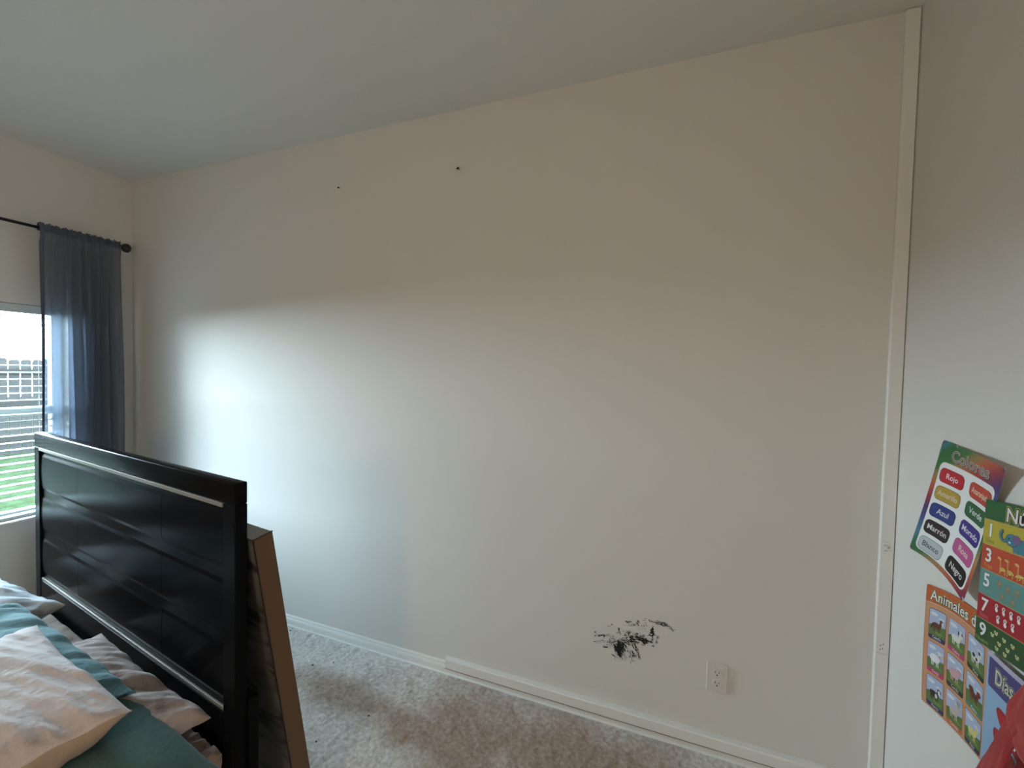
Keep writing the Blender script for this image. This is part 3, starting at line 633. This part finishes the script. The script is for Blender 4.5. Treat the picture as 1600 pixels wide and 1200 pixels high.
# ---------------------------------------------------------------- posters on the right wall
class Poster:
    """artwork laid out in (s,t), s to the right and t down in metres, then bent onto the paper's surface"""
    def __init__(self, w, h): self.w = w; self.h = h; self.polys = []; self.lv = 0
    def poly(self, pts, col, lv=None):
        if lv is None: self.lv += 1; lv = self.lv
        self.polys.append((pts, col, lv))
    def rect(self, x0, y0, x1, y1, col, r=0, lv=None):
        if r <= 0: pts = [(x0, y0), (x1, y0), (x1, y1), (x0, y1)]
        else:
            pts = []
            for cx, cy, a0 in ((x1-r, y0+r, -90), (x1-r, y1-r, 0), (x0+r, y1-r, 90), (x0+r, y0+r, 180)):
                for k in range(5): a = math.radians(a0+k*22.5); pts.append((cx+r*math.cos(a), cy+r*math.sin(a)))
        self.poly(pts, col, lv)
    def ell(self, cx, cy, rx, ry, col, rot=0, n=20, lv=None):
        c_, s_ = math.cos(rot), math.sin(rot)
        self.poly([(cx+rx*math.cos(2*math.pi*i/n)*c_-ry*math.sin(2*math.pi*i/n)*s_, cy+rx*math.cos(2*math.pi*i/n)*s_+ry*math.sin(2*math.pi*i/n)*c_) for i in range(n)], col, lv)
    def line(self, pts, w, col):
        for (x0, y0), (x1, y1) in zip(pts, pts[1:]):
            L = math.hypot(x1-x0, y1-y0) or 1; nx, ny = -(y1-y0)/L*w/2, (x1-x0)/L*w/2
            self.poly([(x0+nx, y0+ny), (x1+nx, y1+ny), (x1-nx, y1-ny), (x0-nx, y0-ny)], col)
    def text(self, s, x, y, size, col, align='CENTER', bold=0, shear=0, spacing=1.0, max_w=None):
        cu = bpy.data.curves.new('t', 'FONT'); cu.body = s; cu.size = 1; cu.align_x = align; cu.offset = bold; cu.resolution_u = 3; cu.shear = shear; cu.space_character = spacing; cu.fill_mode = 'FRONT'
        ob = bpy.data.objects.new('t', cu); C.objects.link(ob); bpy.context.view_layer.update()
        me = bpy.data.meshes.new_from_object(ob.evaluated_get(bpy.context.evaluated_depsgraph_get()))
        k = size
        if max_w:
            xsv = [v.co.x for v in me.vertices]; wdt = max(xsv)-min(xsv); kx = min(size, max_w/(wdt-2*bold))
        else: kx = size
        self.lv += 1
        for p in me.polygons: self.polys.append(([(x+me.vertices[i].co.x*kx, y-me.vertices[i].co.y*k) for i in p.vertices], col, self.lv))
        bpy.data.objects.remove(ob); bpy.data.curves.remove(cu); bpy.data.meshes.remove(me)
    def build(self, name, surf, label, cat='poster', cell=.01, paper=(.75, .75, .74), dl=.00015):
        """surf(s,t) with s,t in 0..1 -> point on the wall side surface"""
        bm = bmesh.new(); ink = bm.loops.layers.float_color.new('ink')
        eps = 1e-3; w, h = self.w, self.h
        def mapp(x, y, lv):
            s, t = x/w, y/h; p = surf(s, t); a = surf(s+eps, t)-surf(s-eps, t); b = surf(s, t+eps)-surf(s, t-eps); n = a.cross(b)
            n.normalize()
            if n.x > 0: n = -n
            return p+n*(dl*lv)
        def cut(pts):
            t = bmesh.new(); vs = [t.verts.new((x, y, 0)) for x, y in pts]
            try: t.faces.new(vs)
            except ValueError: t.free(); return []
            xs_ = [p[0] for p in pts]; ys_ = [p[1] for p in pts]
            for ax, lo, hi in ((0, min(xs_), max(xs_)), (1, min(ys_), max(ys_))):
                k = math.ceil(lo/cell)
                while k*cell < hi:
                    if k*cell > lo+1e-5:
                        co = [0, 0, 0]; co[ax] = k*cell; no = [0, 0, 0]; no[ax] = 1
                        bmesh.ops.bisect_plane(t, geom=t.verts[:]+t.edges[:]+t.faces[:], plane_co=co, plane_no=no)
                    k += 1
            out = [[(l.vert.co.x, l.vert.co.y) for l in f.loops] for f in t.faces]; t.free(); return out
        # stack the ink as low as it goes: a group rises one step only over what it overlaps
        groups = {}
        for k_, (pts, col, lv) in enumerate(self.polys): groups.setdefault(lv, []).append(k_)
        done = []; newlv = {}
        for lv in sorted(groups):
            bbs = [(min(q[0] for q in self.polys[k_][0]), min(q[1] for q in self.polys[k_][0]), max(q[0] for q in self.polys[k_][0]), max(q[1] for q in self.polys[k_][0])) for k_ in groups[lv]]
            B_ = (min(b[0] for b in bbs), min(b[1] for b in bbs), max(b[2] for b in bbs), max(b[3] for b in bbs)); top = 0
            for D_, Ls, L_ in done:
                if L_ <= top or D_[0] >= B_[2] or D_[2] <= B_[0] or D_[1] >= B_[3] or D_[3] <= B_[1]: continue
                if any(a[0] < b[2] and a[2] > b[0] and a[1] < b[3] and a[3] > b[1] for a in Ls for b in bbs): top = L_
            newlv[lv] = top+1; done.append((B_, bbs, top+1))
        self.polys = [(pts, col, newlv[lv]) for pts, col, lv in self.polys]
        for pts, col, lv in self.polys:
            big = max(max(p[0] for p in pts)-min(p[0] for p in pts), max(p[1] for p in pts)-min(p[1] for p in pts)) > cell
            for q in (cut(pts) if big else [pts]):
                try: f = bm.faces.new([bm.verts.new(mapp(x, y, lv)) for x, y in q])
                except ValueError: continue
                f.smooth = True
                for l in f.loops: l[ink] = (*col, 1)
        # paper body: back sheet and rim give it thickness
        n1, n2 = 14, 18; g = {}
        for j in range(n2+1):
            for i in range(n1+1):
                for s_ in (0, 1): g[i, j, s_] = bm.verts.new(mapp(w*i/n1, h*j/n2, -3 if s_ == 0 else -.2))
        fs = []
        for j in range(n2):
            for i in range(n1):
                for s_ in (0, 1): fs.append(bm.faces.new((g[i, j, s_], g[i+1, j, s_], g[i+1, j+1, s_], g[i, j+1, s_])))
        for i in range(n1):
            for j in (0, n2): fs.append(bm.faces.new((g[i, j, 0], g[i+1, j, 0], g[i+1, j, 1], g[i, j, 1])))
        for j in range(n2):
            for i in (0, n1): fs.append(bm.faces.new((g[i, j, 0], g[i, j+1, 0], g[i, j+1, 1], g[i, j, 1])))
        for f in fs:
            for l in f.loops: l[ink] = (*paper, 1)
        me = bpy.data.meshes.new(name); bm.to_mesh(me); bm.free(); o = link(name, me, None, M_PRINT); tag(o, label, cat, 'classroom posters on the right wall'); return o

def polyfit(data, terms):
    """least squares for pixel position of poster coordinates; tiny normal-equation solver"""
    k = len(terms); A = [[0.0]*k for _ in range(k)]; B = [[0.0, 0.0] for _ in range(k)]
    for s, t, x, y in data:
        r = [s**a*t**b for a, b in terms]
        for i in range(k):
            for j in range(k): A[i][j] += r[i]*r[j]
            B[i][0] += r[i]*x; B[i][1] += r[i]*y
    for i in range(k): A[i][i] += 1e-6
    for i in range(k):
        p = max(range(i, k), key=lambda q: abs(A[q][i])); A[i], A[p] = A[p], A[i]; B[i], B[p] = B[p], B[i]
        for j in range(i+1, k):
            f = A[j][i]/A[i][i]
            for q in range(i, k): A[j][q] -= f*A[i][q]
            B[j][0] -= f*B[i][0]; B[j][1] -= f*B[i][1]
    X = [[0, 0] for _ in range(k)]
    for i in range(k-1, -1, -1):
        for c in (0, 1): X[i][c] = (B[i][c]-sum(A[i][q]*X[q][c] for q in range(i+1, k)))/A[i][i]
    return lambda s, t: (sum(X[i][0]*s**a*t**b for i, (a, b) in enumerate(terms)), sum(X[i][1]*s**a*t**b for i, (a, b) in enumerate(terms)))
T22 = [(a, b) for a in range(3) for b in range(3)]
T12 = [(0, 0), (1, 0), (0, 1), (1, 1), (2, 0), (0, 2)]
WHITE = (.80, .80, .79)

# --- Colores
A = .277, .431, .585, .739, .893
dat = [(0, 0, 1476, 686), (.5, 0, 1520, 706.5), (1, 0, 1571, 733), (0, .14, 1464, 714), (0, .45, 1450.8, 766), (0, .72, 1436.4, 812), (0, 1, 1420.5, 856),
       (.33, 1, 1448, 877), (.62, 1, 1476.7, 899), (1, 1, 1505, 941), (.9, 1, 1499, 931), (1, .93, 1509, 926), (1, .80, 1518, 899), (1, .63, 1531, 866),
       (.27, A[0], 1488.2, 746.7), (.27, A[1], 1481.9, 775.5), (.27, A[2], 1473.8, 802.3), (.27, A[3], 1465.8, 829.2), (.27, A[4], 1458.1, 855),
       (.73, A[0], 1531, 774), (.73, A[1], 1524.6, 802.3), (.73, A[2], 1515.5, 835), (.73, A[3], 1505.2, 863.8), (.73, A[4], 1494.7, 892), (1, .33, 1556, 800)]
fc = polyfit(dat, T22)
def surf_col(s, t):
    x, y = fc(s, t); o = .004+.004*s+.22*max(0, s-.25)*max(0, .42-t)**2+.24*max(0, s-.2)*max(0, t-.62)**2
    return hit(x, y, (1, 0, 0), RX-o)
p = Poster(.27, .40)
rb = [(0, (.02, .10, .24)), (.06, (.03, .18, .22)), (.12, (.02, .14, .04)), (.24, (.03, .15, .04)), (.31, (.32, .20, .07)), (.40, (.48, .09, .04)), (.50, (.28, .03, .05)), (.60, (.08, .03, .14)), (.70, (.03, .06, .24)), (.84, (.05, .20, .24)), (.93, (.02, .13, .06)), (1.05, (.03, .15, .05)), (1.16, (.36, .22, .08)), (1.28, (.48, .10, .05)), (1.42, (.22, .03, .06)), (1.7, (.10, .03, .09))]
def rbc(k):
    for (a, ca), (b, cb) in zip(rb, rb[1:]):
        if k <= b: f = max(0, (k-a)/(b-a)); return tuple(ca[c]*(1-f)+cb[c]*f for c in range(3))
    return rb[-1][1]
p.rect(0, 0, .27, .40, (.10, .03, .09), .012)
K = 27; J = 40
for i in range(K):
    for j in range(J):
        x0, y0 = .27*i/K, .40*j/J
        if .09 < y0 < .37 and .02 < x0 < .238: continue
        if i in (0, K-1) and j in (0, J-1): continue
        p.rect(x0, y0, x0+.27/K, y0+.40/J, rbc((x0+.005)/.27*.48+(y0+.005)/.40), lv=2)
p.lv = 2
p.rect(.016, .068, .254, .385, WHITE, .02, lv=4); p.lv = 4
for dx in ((.002, .002),): p.text('Colores', .135+dx[0], .056, .050, (.03, .02, .025), bold=.045, max_w=.19)
p.text('Colores', .135, .055, .050, (.74, .66, .60), bold=.026, max_w=.183); p.text('Colores', .135, .055, .050, (.09, .07, .09), bold=-.006, max_w=.18)
names = [('Rojo', (.50, .012, .03), 1), ('Anaranjado', (.52, .06, .035), 0), ('Amarillo', (.46, .30, .05), 0), ('Verde', (.025, .12, .045), 1), ('Azul', (.02, .045, .22), 1), ('Morado', (.05, .03, .23), 1),
         ('Marrón', (.022, .014, .016), 1), ('Rosa', (.50, .09, .26), 0), ('Blanco', (.50, .54, .56), 2), ('Negro', (.010, .008, .010), 1)]
for k, (nm, col, tcol) in enumerate(names):
    cx = (.27 if k % 2 == 0 else .73)*.27; cy = A[k//2]*.40; hw, hh = .050, .0245
    dk = tuple(c*.45 for c in col)
    p.rect(cx-hw, cy-hh, cx+hw, cy+hh, dk, .016); p.rect(cx-hw+.002, cy-hh+.002, cx+hw-.002, cy+hh-.002, col, .0145)
    tc_ = {1: (.75, .74, .74), 0: (.72, .62, .50), 2: (.03, .03, .03)}[tcol]
    p.text(nm, cx, cy+.008, .026, tc_, bold=.01, max_w=.078)
p.build('poster', surf_col, 'curled poster headed Colores with ten coloured word labels, hung aslant at the top', paper=(.5, .48, .46))

# --- Animales de la granja
dat = [(0, 0, 1448, 912), (0, .157, 1448, 942.7), (.24, 0, 1473, 919), (.62, .157, 1509, 977), (.75, 0, 1522.7, 952), (0, 1, 1439.5, 1093), (.30, 1, 1474.7, 1125), (.75, 1, 1514.7, 1170.7), (.97, 1, 1533, 1190.7), (1, 0, 1546, 970),
       (1, .16, 1545, 1016), (1, 1, 1537, 1194), (.2, .31, 1465, 977), (.5, .31, 1496.5, 1001), (.8, .31, 1526.7, 1029), (.2, .585, 1461.9, 1029.3), (.5, .585, 1493.3, 1056), (.8, .585, 1522.7, 1084), (.2, .86, 1458.7, 1081.3), (.5, .86, 1489.3, 1108), (.8, .86, 1518.7, 1138.7)]
fa = polyfit(dat, T22)
def surf_ani(s, t):
    x, y = fa(s, t); o = .004+.004*max(0, s)*max(0, t)**2+.001*math.sin(4*s+3*t); return hit(x, y, (1, 0, 0), RX-o)
p = Poster(.26, .355); ww, hh_ = .26, .355
p.rect(0, 0, ww, hh_, (.46, .22, .11), .010); p.rect(.004, 0.054, ww-.004, hh_-.004, (.56, .27, .14), .008)
p.rect(0.0, 0.0, ww, .052, (.50, .10, .025), .008); p.rect(.004, .049, ww-.004, .052, (.62, .40, .30))
tt = 'Animales de'
p.text(tt, .018, .041, .042, (.62, .40, .05), 'LEFT', bold=.09, max_w=.205); p.text(tt, .018, .041, .042, (.012, .010, .008), 'LEFT', bold=.065, max_w=.205); p.text(tt, .018, .041, .042, (.74, .73, .68), 'LEFT', bold=.012, max_w=.205)
cards = [('Caballo', (.02, .02, .09), 'horse'), ('Cabra', (.45, .04, .14), 'goat'), ('Vaca', (.02, .05, .02), 'cow'), ('Oveja', (.48, .03, .13), 'sheep'), ('Cerdo', (.03, .03, .02), 'pig'), ('Gallo', (.08, .20, .12), 'hen'), ('Perro', (.03, .025, .10), 'dog'), ('Conejo', (.52, .12, .04), 'rabbit'), ('Pato', (.015, .02, .06), 'duck')]
for k, (nm, bar, an) in enumerate(cards):
    i, j = k % 3, k//3; cx = ww*(.2, .5, .8)[i]; cy = hh_*(.31, .585, .86)[j]; a, b = .034, .0445
    p.rect(cx-a, cy-b, cx+a, cy+b, bar, .007); p.rect(cx-a+.0015, cy-b+.0015, cx+a-.0015, cy+b-.0125, (.40, .46, .62), .005)
    p.poly([(cx-a+.0015, cy+.004), (cx-.01, cy-.004), (cx+.012, cy+.003), (cx+a-.0015, cy-.002), (cx+a-.0015, cy+b-.0125), (cx-a+.0015, cy+b-.0125)], (.10, .17, .045))
    p.ell(cx-.014, cy-.030, .014, .005, (.66, .68, .74)); p.ell(cx+.016, cy-.022, .012, .004, (.60, .62, .72))
    p.ell(cx+.010, cy+.022, .016, .004, (.15, .26, .06))
    bodyc = {'horse': (.13, .035, .02), 'goat': (.68, .66, .60), 'cow': (.62, .62, .60), 'sheep': (.76, .75, .74), 'pig': (.60, .33, .36), 'hen': (.12, .03, .02), 'dog': (.03, .02, .018), 'rabbit': (.50, .42, .38), 'duck': (.62, .56, .22)}[an]
    y0 = cy+.002
    p.ell(cx-.003, y0, .017, .009, bodyc, .1)
    for lx in (-.015, -.009, .004, .010): p.line([(cx+lx, y0+.004), (cx+lx+.001, y0+.018)], .0032, bodyc)
    p.poly([(cx+.006, y0-.004), (cx+.012, y0-.018), (cx+.020, y0-.016), (cx+.015, y0+.004)], bodyc); p.ell(cx+.018, y0-.016, .008, .0055, bodyc, .5)
    if an in ('horse',): p.poly([(cx-.019, y0-.004), (cx-.027, y0+.012), (cx-.022, y0+.012), (cx-.016, y0)], (.05, .012, .01)); p.ell(cx+.022, y0-.012, .004, .006, (.7, .66, .62))
    if an == 'cow': p.ell(cx-.008, y0-.003, .006, .005, (.015, .012, .012)); p.ell(cx+.004, y0+.002, .004, .004, (.015, .012, .012)); p.ell(cx+.015, y0-.019, .004, .004, (.015, .012, .012))
    if an == 'sheep': p.ell(cx-.004, y0-.004, .018, .012, (.76, .75, .76)); p.ell(cx+.018, y0-.014, .005, .005, (.35, .30, .30))
    if an == 'dog': p.ell(cx+.018, y0-.012, .005, .007, (.68, .68, .68)); p.ell(cx+.006, y0+.002, .005, .006, (.60, .60, .60))
    if an == 'goat': p.ell(cx+.008, y0-.020, .003, .006, (.05, .04, .05)); p.ell(cx+.022, y0-.022, .002, .005, (.05, .04, .05))
    if an == 'rabbit': p.ell(cx+.012, y0-.028, .003, .009, bodyc); p.ell(cx+.02, y0-.028, .003, .009, bodyc)
    if an == 'hen': p.ell(cx-.012, y0-.010, .010, .008, (.10, .025, .015)); p.ell(cx+.020, y0-.022, .003, .002, (.5, .03, .02))
    if an == 'pig': p.ell(cx-.003, y0-.003, .020, .012, bodyc)
    p.text(nm, cx, cy+b-.0035, .0115, (.66, .66, .66), bold=.006, max_w=.052)
p.build('poster', surf_ani, 'orange poster of nine farm animal cards headed Animales, lowest on the wall', paper=(.55, .35, .22))

# --- Días de la semana
def wallplane(y0, z0, sy, sz, ty, tz, base, fn=lambda s, t: 0):
    return lambda s, t: Vector((RX-base-fn(s, t), y0+sy*s+ty*t, z0+sz*s+tz*t))
surf_dia = wallplane(-.466, .858, -.27, -.010, .006, -.40, .0125, lambda s, t: .003*math.sin(5*s)+.005*s*t)
p = Poster(.27, .40)
p.rect(0, 0, .27, .40, (.34, .45, .60), .006); p.rect(0, 0, .27, .40, (.30, .40, .55), .006)
p.rect(.004, .010, .266, .395, (.27, .42, .60), .004)
p.rect(.0, .0, .27, .012, (.45, .42, .52)); p.rect(.008, .012, .27, .082, (.065, .055, .19), .004)
p.rect(.25, .012, .27, .082, (.065, .055, .19))
tt = 'Días de la semana'
for dx, b_, c_ in ((0, .085, (.55, .52, .38)), (0, .06, (.012, .010, .012)), (0, .015, (.64, .62, .54))): p.text(tt, .030, .062, .048, c_, 'LEFT', bold=b_, max_w=.228)
rr = (.42, .018, .03)
for cx, cy, rx, ry, rot, col in ((.095, .150, .062, .021, .62, rr), (.083, .205, .058, .022, .75, rr), (.075, .262, .05, .02, .8, (.42, .30, .05)), (.17, .19, .06, .06, 0, rr), (.17, .30, .07, .05, .4, (.04, .14, .06)), (.20, .12, .05, .022, -.5, rr), (.22, .24, .05, .022, .3, (.04, .08, .28))):
    p.ell(cx, cy, rx+.002, ry+.002, tuple(c*.4 for c in col), rot, 28); p.ell(cx, cy, rx, ry, col, rot, 28)
def star(p, cx, cy, r, col, k=5): p.poly([(cx+(r if i % 2 == 0 else r*.45)*math.sin(math.pi*i/k), cy-(r if i % 2 == 0 else r*.45)*math.cos(math.pi*i/k)) for i in range(2*k)], col)
star(p, .078, .140, .008, (.75, .70, .72)); p.text('7', .104, .166, .030, (.74, .66, .70), bold=.02)
p.build('poster', surf_dia, 'light blue poster with a purple header reading Días de, half behind the red ribbon', paper=(.5, .5, .55))

# --- Números
NT = hit(1541, 779, (1, 0, 0), RX-.019); NB = hit(1523, 998, (1, 0, 0), RX-.019)
surf_num = wallplane(NT.y, NT.z, -.40, .046, NB.y-NT.y, NB.z-NT.z, .019, lambda s, t: .003*math.sin(3*s)*math.sin(3*t)+.006*s*s)
NX = lambda x: x if x < .04 else .037+(x-.04)*1.12
class Wide(Poster):
    """the row pictures of this chart are drawn wider than they are tall"""
    def poly(self, pts, col, lv=None): Poster.poly(self, [(NX(x), y) for x, y in pts] if self.wide else pts, col, lv)
p = Wide(.40, .362); w_ = .40; p.wide = False; CB = .205
G = (.025, .105, .035)
p.rect(0, 0, w_, .362, G, .004); p.rect(.001, 0.001, w_-.001, .050, (.022, .11, .035))
ry = [.050, .1125, .175, .2385, .3005, .360]
rc_ = [(.44, .36, .045), (.47, .065, .028), (.10, .25, .23), (.34, .012, .022), (.022, .075, .022)]
rc2 = [(.10, .25, .23), (.44, .36, .045), (.34, .012, .022), (.022, .075, .022), (.47, .065, .028)]
for i in range(5):
    p.rect(.0008, ry[i], CB, ry[i+1]-.0016, rc_[i], lv=4); p.rect(CB+.0015, ry[i], w_-.001, ry[i+1]-.0016, rc2[i], lv=4)
    p.rect(.0008, ry[i]-.0016, w_-.001, ry[i], (.48, .32, .15), lv=5)
p.lv = 5
for b_, c_ in ((.10, (.50, .46, .08)), (.07, (.015, .012, .010)), (.015, (.72, .68, .66))): p.text('Números', .066, .042, .046, c_, 'LEFT', bold=b_, max_w=.25)
wd = ['Uno', 'Tres', 'Cinco', 'Siete', 'Nueve']; wc = [(.20, .17, .03), (.58, .25, .06), (.16, .30, .28), (.55, .12, .14), (.24, .30, .05)]
wd2 = ['Dos', 'Cuatro', 'Seis', 'Ocho', 'Diez']
for i in range(5):
    yb = ry[i]+.040
    for b_, c_ in ((.045, tuple(c*.45 for c in rc_[i])), (.02, (.74, .72, .70))): p.text(str(2*i+1), .024, yb, .046, c_, bold=b_)
    p.text(wd[i], .024, ry[i]+.0555, .015, wc[i], bold=.012)
    for b_, c_ in ((.045, tuple(c*.45 for c in rc2[i])), (.02, (.74, .72, .70))): p.text(str(2*i+2), CB+.024, yb, .046, c_, bold=b_)
    p.text(wd2[i], CB+.024, ry[i]+.0555, .015, wc[i], bold=.012)
# elephant
p.wide = True
e0 = (.055, .19, .25); ed = (.02, .05, .07)
p.ell(.112, .092, .0255, .0165, ed); p.ell(.112, .092, .0245, .0155, e0); p.ell(.086, .083, .0165, .0145, ed); p.ell(.086, .083, .0155, .0135, e0)
tr = [(.074, .086), (.066, .090), (.060, .086), (.057, .078), (.058, .069), (.063, .066)]
p.line(tr, .0075, ed); p.line(tr, .0058, e0)
p.ell(.098, .079, .0105, .0105, (.17, .10, .22)); p.ell(.080, .080, .0016, .002, (.01, .01, .01)); p.ell(.082, .089, .003, .002, (.66, .74, .76), .4)
for lx in (.095, .104, .118, .127): p.line([(lx, .098), (lx, .1095)], .007, e0)
# giraffes
for gx in (.062, .082, .108):
    for q in ((gx, .135, gx+.001, .158), (gx, .158, gx+.016, .159), (gx+.002, .158, gx+.001, .170), (gx+.015, .158, gx+.015, .170)): p.line([(q[0], q[1]), (q[2], q[3])], .0035, (.52, .26, .07))
    p.ell(gx-.003, .134, .006, .003, (.60, .36, .14), .2); p.ell(gx+.008, .157, .008, .004, (.55, .38, .10))
for k in range(12): p.ell(.064+random.random()*.06, .155+random.random()*.01, .0018, .0016, (.65, .52, .16))
# five monkeys, faint
for mx, my in ((.064, .192), (.088, .196), (.112, .194), (.074, .219), (.102, .221)):
    p.ell(mx, my, .0065, .0065, (.22, .20, .13)); p.ell(mx+.001, my+.001, .003, .0035, (.33, .24, .16)); p.ell(mx, my+.009, .005, .006, (.20, .21, .14)); p.line([(mx-.008, my+.006), (mx+.008, my+.010)], .002, (.24, .18, .10))
# seven swan like birds
for k in range(7):
    bx, by = (.062+k*.0195, .2505) if k < 4 else (.068+(k-4)*.0195, .276)
    p.line([(bx-.003, by+.003), (bx-.003, by-.003), (bx+.001, by-.005), (bx+.004, by-.002), (bx+.001, by+.003)], .0028, (.74, .64, .64)); p.ell(bx+.001, by+.008, .0038, .0055, (.78, .72, .72), -.2); p.ell(bx, by-.001, .0014, .0014, (.02, .01, .01))
# nine frogs
for k, (bx, by) in enumerate(((.066, .315), (.056, .324), (.088, .320), (.110, .322), (.076, .336), (.098, .338), (.122, .340), (.070, .350), (.092, .352))):
    p.ell(bx, by, .0055, .004, (.26, .28, .06), .3); p.ell(bx-.003, by-.003, .002, .002, (.62, .60, .36)); p.ell(bx+.003, by-.002, .002, .002, (.66, .64, .40)); p.ell(bx, by+.003, .0035, .0018, (.60, .58, .30), .3)
p.build('poster', surf_num, 'green headed poster of numbers with coloured rows 1, 3, 5, 7 and 9', paper=(.4, .42, .4))

# --- red cloth ribbon with two tails hanging in front of the posters
def ribbon():
    rib = empty('red_ribbon', (RX-.055, -.60, .74)); tag(rib, 'red cloth ribbon with two spreading tails in front of the light blue poster', 'ribbon')
    def tail(pts, name, th=.007, n=26, k=10):
        """pts: (y, z, halfwidth, x offset) along the tail"""
        bm = bmesh.new(); rings = []
        def interp(f):
            f *= len(pts)-1; i = min(int(f), len(pts)-2); g = f-i; return [pts[i][c]*(1-g)+pts[i+1][c]*g for c in range(4)]
        for a in range(n+1):
            y, z, hw, xo = interp(a/n); y2, z2, _, _ = interp(min(1, a/n+.02)); y1, z1, _, _ = interp(max(0, a/n-.02))
            d = Vector((0, y2-y1, z2-z1)).normalized(); s = Vector((1, 0, 0)).cross(d); ring = []
            for q in range(2*k):
                an = 2*math.pi*q/(2*k); c = math.cos(an); sn = math.sin(an)
                r = Vector((xo, y, z))+s*hw*c+Vector((1, 0, 0))*(th*sn+.003*math.sin(9*c+a*.35)); ring.append(bm.verts.new(r))
            rings.append(ring)
        for A_, B_ in zip(rings, rings[1:]):
            for q in range(2*k): bm.faces.new((A_[q], A_[(q+1) % (2*k)], B_[(q+1) % (2*k)], B_[q]))
        bm.faces.new(rings[0][::-1]); bm.faces.new(rings[-1])
        obj(name, bm, M_RED, rib, True)
    O = Vector((RX-.055, -.60, .74))
    def path(L, R, xo):
        out = []
        for (a, b), (c, d), x in zip(L, R, xo):
            A_, B_ = hit(a, b, (1, 0, 0), RX-.055)-O, hit(c, d, (1, 0, 0), RX-.055)-O; m = (A_+B_)/2; out.append((m.y, m.z, (A_-B_).length/2, x))
        return out
    tail(path([(1612, 1066), (1597, 1100), (1567, 1149), (1538, 1200), (1518, 1240)], [(1640, 1100), (1620, 1135), (1586, 1168), (1562, 1204), (1548, 1246)], (0, -.004, -.006, 0, .006)), 'tail')
    tail(path([(1606, 1090), (1588, 1140), (1590, 1172), (1606, 1206), (1626, 1240)], [(1650, 1090), (1645, 1140), (1650, 1180), (1662, 1210), (1680, 1240)], (0, -.008, -.004, 0, .004)), 'tail')
    kc = hit(1634, 1088, (1, 0, 0), RX-.055)-O
    bm = bmesh.new(); add_lathe(bm, (.0, kc.y, kc.z), (0, -.25, 1), [(-.04, .01), (-.03, .024), (-.01, .032), (.015, .03), (.035, .02), (.042, .008)], 20)
    for v in bm.verts: v.co.x = v.co.x*.45
    obj('knot', bm, M_RED, rib, True)
    return rib
ribbon()
